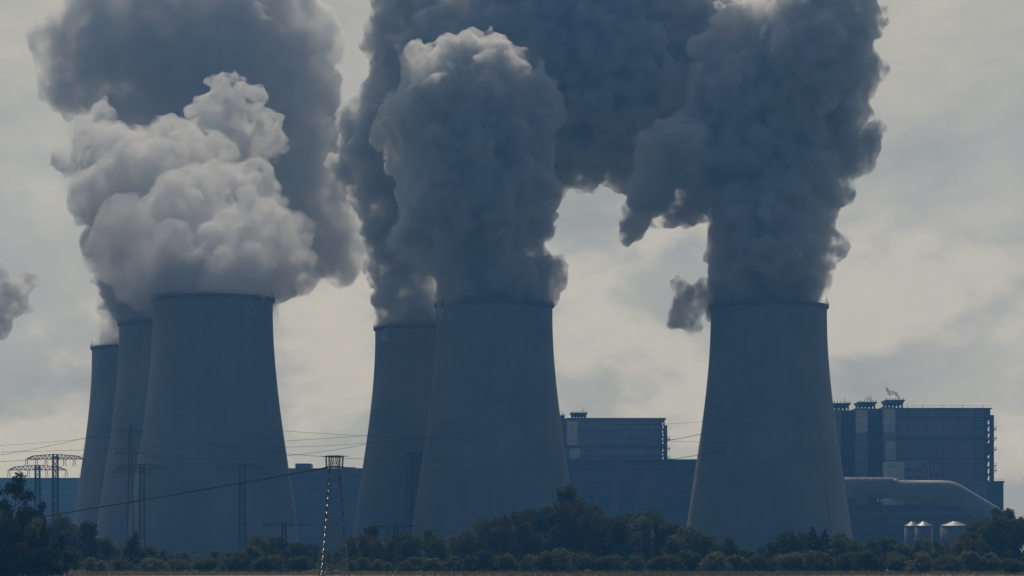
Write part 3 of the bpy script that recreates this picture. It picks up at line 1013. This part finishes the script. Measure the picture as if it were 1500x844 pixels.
def limbs(R, h, spread, tr, n=7, start=.25, twig=True):
    m = MB()
    pts, rs = [], []
    for i in range(7):
        t = i / 6
        pts.append((R.uniform(-.25, .25) * t * 2, R.uniform(-.25, .25) * t * 2, h * t)); rs.append(tr * (1 - .85 * t))
    m.path(pts, 0, 7, rs)
    ends = []
    for k in range(n):
        t = start + (.95 - start) * (k + R.random() * .6) / n
        z = h * t; an = R.uniform(0, 6.28); L = spread * R.uniform(.6, 1.0) * (1.15 - t * .7)
        e = Vector((math.cos(an) * L, math.sin(an) * L, z + L * R.uniform(.35, .9)))
        mid = Vector((math.cos(an) * L * .5, math.sin(an) * L * .5, z + L * R.uniform(.1, .3)))
        m.path([(0, 0, z), mid, e], 0, 5, [tr * .42 * (1 - t * .5), tr * .3 * (1 - t * .5), tr * .1])
        ends.append(e)
        if twig:
            for _ in range(3):
                d = Vector((R.gauss(0, 1), R.gauss(0, 1), R.gauss(.4, .7))).normalized() * L * .35
                m.bar(mid.lerp(e, R.uniform(.3, .9)), mid.lerp(e, .8) + d, tr * .1, 4, tr * .03)
    return m, ends


def tree_proto(kind, seed, group):
    """unit trees about 10 m high"""
    R = random.Random(seed)
    names = dict(broad='broadleaf_tree', tall='slender_tree', dark='conifer_tree', willow='willow_tree', bare='thin_tree', shrub='shrub')
    root = empty(names[kind], (0, 0, 0), '', 'shrub' if kind == 'shrub' else 'tree', group)
    lobes = []
    if kind == 'broad':
        tr, ends = limbs(R, 8.2, 3.6, .26, 9, .22)
        for e in ends: lobes.append((e * 1.0, R.uniform(1.0, 1.75)))
        for _ in range(9):
            a = R.uniform(0, 6.28); q = R.uniform(0, 2.6); lobes.append(((math.cos(a) * q, math.sin(a) * q, R.uniform(2.0, 8.6 - q * .6)), R.uniform(.8, 1.6)))
        for _ in range(7):
            a = R.uniform(0, 6.28); lobes.append(((math.cos(a) * 2.6, math.sin(a) * 2.6, R.uniform(.8, 2.6)), R.uniform(.8, 1.2)))
        cr = leaf_cloud(R, lobes, 3800, .55); lm = 'leaf_brown' if seed == 4 else 'leaf'
    elif kind == 'tall':
        tr, ends = limbs(R, 9.4, 1.9, .2, 10, .15)
        for e in ends: lobes.append((e, R.uniform(.6, 1.0)))
        for i in range(12): lobes.append(((R.gauss(0, .7), R.gauss(0, .7), 1 + i * .72), R.uniform(.6, 1.15) * (1.2 - i * .05)))
        cr = leaf_cloud(R, lobes, 2800, .5); lm = 'leaf'
    elif kind == 'dark':
        tr, ends = limbs(R, 9.6, 1.2, .2, 8, .15)
        for i in range(15):
            z = .8 + i * .6; w = 2.3 * (1 - z / 10.2) + .25
            for _ in range(3):
                a = R.uniform(0, 6.28); lobes.append(((math.cos(a) * w * .55, math.sin(a) * w * .55, z + R.uniform(-.2, .2)), w * R.uniform(.35, .6)))
        cr = leaf_cloud(R, lobes, 3200, .48); lm = 'leaf_dark'
    elif kind == 'willow':
        tr, ends = limbs(R, 7.0, 4.2, .28, 9, .2)
        for e in ends:
            lobes.append((e, R.uniform(1.0, 1.5)))
            for q in range(3): lobes.append((Vector((e.x * 1.08, e.y * 1.08, e.z - .9 - q * .9)), R.uniform(.6, 1.0)))
        for _ in range(8): lobes.append(((R.gauss(0, 1.7), R.gauss(0, 1.7), R.uniform(2, 7.6)), R.uniform(1.0, 1.8)))
        cr = leaf_cloud(R, lobes, 3600, .58); lm = 'leaf_pale'
    elif kind == 'bare':
        tr, ends = limbs(R, 9.6, 3.0, .17, 13, .2)
        for e in ends:
            if R.random() < .8: lobes.append((e, R.uniform(.35, .8)))
            if R.random() < .6: lobes.append((e * .75 + Vector((0, 0, e.z * .2)), R.uniform(.3, .6)))
        for i in range(6): lobes.append(((R.gauss(0, .8), R.gauss(0, .8), R.uniform(1, 6)), R.uniform(.5, .9)))
        cr = leaf_cloud(R, lobes, 1900, .36); lm = 'leaf_dark'
    else:
        tr, ends = limbs(R, 6.0, 3.5, .12, 9, .05)
        for e in ends: lobes.append((Vector((e.x, e.y, min(e.z, 8))), R.uniform(1.2, 2.2)))
        for _ in range(14):
            a = R.uniform(0, 6.28); q = R.uniform(0, 4.2); lobes.append(((math.cos(a) * q, math.sin(a) * q, R.uniform(.8, 7.5 - q)), R.uniform(1.0, 2.0)))
        cr = leaf_cloud(R, lobes, 3000, .72); lm = 'leaf_pale'
    tr.build('trunk', M['bark'], root)
    cr.build('crown', M[lm], root)
    root['_lm'] = lm
    return root


PROTO, USED = {}, {}
for kind, seeds, grp in (('broad', (1, 2, 3, 4), 'broadleaf trees of the tree row'), ('tall', (5, 6), 'slender trees of the tree row'),
                         ('dark', (7, 8), 'dark conifers of the tree row'), ('willow', (9, 10), 'pale willows of the tree row'),
                         ('bare', (11, 12, 13), 'thin ragged trees at the left edge'), ('shrub', (14, 15, 16), 'shrubs at the field edge')):
    PROTO[kind] = [tree_proto(kind, s_, grp) for s_ in seeds]
for ks in PROTO.values():
    for o in ks: USED[o.name] = False

ZONES = [(-100, 112, 'at the far left edge'), (112, 182, 'below the two small left towers'), (182, 436, 'before the large left tower'),
         (436, 516, 'around the lattice mast'), (516, 600, 'before the small middle tower'), (600, 834, 'before the front middle tower'),
         (834, 1008, 'below the middle boiler house'), (1008, 1252, 'before the lone right tower'), (1252, 1422, 'before the storage tanks'),
         (1422, 1700, 'at the right edge')]
WORD = dict(broad='round green broadleaf tree', tall='slender upright leafy tree', dark='pointed dark conifer', willow='pale drooping willow',
            bare='thin ragged tree with bare twigs', shrub='low pale green shrub')
ORD = ['first', 'second', 'third', 'fourth', 'fifth', 'sixth', 'seventh', 'eighth', 'ninth', 'tenth', 'eleventh', 'twelfth', 'thirteenth', 'fourteenth', 'fifteenth']
PLANTS = []          # (kind, px, py_top, Y, width factor)
for px, py, Y, k, wf in (
        # left edge group, near
        (6, 690, 535, 'bare', 1.0), (20, 702, 548, 'bare', .9), (46, 733, 536, 'bare', .9), (-14, 700, 540, 'bare', 1.0), (12, 735, 532, 'dark', .7), (40, 748, 550, 'tall', .9), (34, 722, 540, 'bare', .8), (64, 752, 530, 'dark', .75), (22, 752, 545, 'broad', .8), (82, 765, 545, 'bare', .9),
        (48, 765, 528, 'tall', 1.0), (98, 795, 545, 'broad', 1.0), (-8, 740, 528, 'broad', .9), (70, 792, 526, 'broad', 1.1), (28, 790, 524, 'broad', 1.2),
        # row to the left of the lattice mast
        (84, 748, 760, 'broad', 1.1), (112, 768, 740, 'broad', 1.0), (133, 762, 690, 'tall', 1.25), (150, 782, 700, 'broad', .9), (168, 788, 720, 'willow', .9), (196, 776, 690, 'dark', 1.6),
        (215, 795, 700, 'broad', 1.0), (240, 803, 730, 'willow', .9), (268, 806, 720, 'broad', 1.1), (295, 808, 740, 'willow', 1.0), (318, 802, 720, 'broad', 1.0), (342, 806, 730, 'broad', 1.0),
        (364, 792, 640, 'broad', 1.15), (385, 780, 690, 'broad', 1.0), (410, 786, 720, 'tall', 1.3), (432, 790, 700, 'broad', .9), (452, 793, 720, 'broad', 1.0), (474, 800, 740, 'willow', .9),
        (500, 800, 730, 'broad', 1.0),
        # middle
        (530, 778, 680, 'broad', 1.1), (541, 768, 720, 'tall', 1.2), (560, 784, 660, 'broad', 1.0), (585, 776, 690, 'broad', 1.0), (608, 778, 670, 'broad', 1.0), (628, 772, 720, 'tall', 1.1), (645, 781, 670, 'broad', 1.0),
        (668, 779, 700, 'willow', .9), (692, 772, 690, 'broad', 1.0), (714, 752, 720, 'broad', .9), (733, 744, 730, 'broad', .85), (757, 742, 700, 'broad', .8), (770, 743, 740, 'tall', 1.1), (788, 742, 720, 'broad', .75),
        (812, 738, 730, 'tall', 1.2), (829, 709, 720, 'tall', 1.15), (846, 724, 710, 'broad', .75), (866, 735, 730, 'broad', .8), (888, 748, 700, 'broad', .9), (910, 745, 730, 'broad', .85), (932, 752, 700, 'willow', .8),
        (948, 740, 730, 'broad', .85), (962, 743, 710, 'broad', .8), (985, 757, 720, 'broad', .9), (1006, 766, 700, 'willow', .9), (1032, 775, 690, 'broad', 1.0), (1054, 782, 700, 'willow', 1.0), (1080, 797, 720, 'broad', 1.1),
        (1106, 800, 720, 'broad', 1.1),
        # right
        (1128, 785, 690, 'broad', 1.0), (1150, 772, 680, 'broad', .95), (1172, 775, 720, 'broad', .9), (1191, 768, 690, 'dark', 1.5), (1207, 772, 700, 'dark', 1.5), (1228, 776, 720, 'broad', 1.0), (1256, 786, 690, 'broad', 1.0), (1280, 782, 720, 'broad', 1.0),
        (1303, 778, 700, 'broad', .95), (1330, 790, 690, 'willow', 1.0), (1356, 796, 720, 'broad', 1.1), (1382, 800, 710, 'broad', 1.0), (1404, 795, 700, 'broad', 1.0), (1424, 768, 690, 'broad', .95), (1442, 752, 720, 'broad', .85),
        (1463, 745, 700, 'broad', .85), (1484, 742, 730, 'broad', .85), (1506, 748, 700, 'broad', .9), (1530, 750, 720, 'broad', .9),
        (1340, 788, 660, 'broad', 1.0), (1372, 791, 665, 'tall', 1.3), (1396, 790, 660, 'willow', 1.0), (1415, 782, 670, 'broad', .9), (1474, 738, 720, 'tall', 1.2),
        # shrubs along the field
        (140, 815, 640, 'shrub', 1.0), (178, 818, 650, 'shrub', 1.0), (225, 817, 640, 'shrub', 1.1), (262, 819, 650, 'shrub', 1.2), (300, 817, 645, 'shrub', 1.2), (338, 815, 640, 'shrub', 1.0), (395, 812, 625, 'shrub', 1.0), (440, 814, 640, 'shrub', 1.1),
        (525, 815, 640, 'shrub', 1.0), (560, 818, 640, 'shrub', 1.0), (604, 815, 640, 'shrub', 1.1), (640, 816, 640, 'shrub', 1.0), (672, 813, 640, 'shrub', 1.0), (702, 805, 635, 'shrub', .9), (738, 810, 640, 'shrub', .9), (775, 812, 640, 'shrub', 1.0), (812, 803, 615, 'shrub', .95), (850, 808, 640, 'shrub', 1.0),
        (892, 812, 640, 'shrub', 1.0), (930, 812, 645, 'shrub', 1.0), (972, 812, 640, 'shrub', 1.0), (1010, 806, 640, 'shrub', .9), (1045, 808, 635, 'shrub', .9), (1080, 812, 640, 'shrub', 1.0), (1118, 812, 640, 'shrub', 1.0), (1160, 808, 640, 'shrub', 1.0),
        (1200, 806, 640, 'shrub', .9), (1240, 808, 640, 'shrub', .9), (1275, 806, 635, 'shrub', .9), (1312, 812, 640, 'shrub', 1.0), (1350, 808, 620, 'shrub', .9), (1390, 811, 635, 'shrub', 1.0), (1425, 806, 640, 'shrub', .9), (1455, 808, 640, 'shrub', .9), (1484, 818, 575, 'shrub', 1.1)):
    PLANTS.append((k, px, py, Y, wf))

counts = {}
RT = random.Random(77)
NATH = dict(broad=10.2, tall=10.0, dark=10.0, willow=8.9, bare=10.4, shrub=7.8)
for k, px, py, Y, wf in sorted(PLANTS, key=lambda q: q[1]):
    zone = next(z[2] for z in ZONES if z[0] <= px < z[1])
    counts.setdefault((k, zone), []).append((px, py, Y, wf))
for (k, zone), lst in counts.items():
    for i, (px, py, Y, wf) in enumerate(lst):
        cand = PROTO[k][RT.randrange(len(PROTO[k]))]
        fresh = not USED[cand.name]
        o = cand if fresh else copy_tree(cand)
        USED[cand.name] = True
        p = P(px, py, Y)
        sc_h = p.z / NATH[k]
        sw = sc_h * wf * (1.15 if k != 'shrub' else 1.5)
        o.location = (p.x, Y, -.1)
        o.rotation_euler = (0, 0, RT.uniform(0, 6.28))
        o.scale = (sw, sw, sc_h)
        n_ = len(lst)
        lab = WORD[k] + ' ' + zone
        if n_ > 1:
            lab += ', ' + ('last' if i == n_ - 1 else ORD[i]) + ' from its left' if i < n_ - 1 else ', rightmost there'
        o['label'] = lab
for ks in PROTO.values():
    for o in ks:
        if '_lm' in o: del o['_lm']
        if not USED[o.name]:
            for ch in list(o.children): bpy.data.objects.remove(ch)
            bpy.data.objects.remove(o)
for o in bpy.data.objects:
    if '_lm' in o: del o['_lm']

# far wood that closes the view behind the plant, and dry grass on the field
R = random.Random(5)
m = MB()
for _ in range(26000):
    px = R.uniform(-60, 1560); Y = R.uniform(528, 660)
    x = (px - 750) / F * Y
    h = R.uniform(.25, .75); an = R.uniform(0, 6.28); w = R.uniform(.05, .12)
    dx, dy = math.cos(an) * w, math.sin(an) * w
    lx, ly = R.gauss(0, .18), R.gauss(0, .18)
    m.add([(x - dx, Y - dy, -.3), (x + dx, Y + dy, -.3), (x + lx + dx * .2, Y + ly, h), (x + lx - dx * .2, Y + ly, h)], [(0, 1, 2, 3)])
tag(m.build('dry_grass', M['grass']), 'dry brownish grass on the field edge below the trees', 'grass', kind='stuff')
m = MB()
for _ in range(30000):
    px = R.uniform(-80, 1580); Y = R.uniform(640, 800)
    x = (px - 750) / F * Y
    z = abs(R.gauss(0, 1.6)) + R.uniform(0, .8)
    t1 = Vector((R.gauss(0, 1), R.gauss(0, 1), R.gauss(0, 1))).normalized(); t2 = t1.orthogonal().normalized()
    s_ = R.uniform(.35, .8); p = Vector((x, Y, z))
    m.add([p - t1 * s_ * .5, p - t2 * s_ * .3, p + t1 * s_ * .5, p + t2 * s_ * .3], [(0, 1, 2, 3)])
tag(m.build('undergrowth', M['leaf']), 'dense dark undergrowth between the trunks of the tree row', 'undergrowth', kind='stuff')
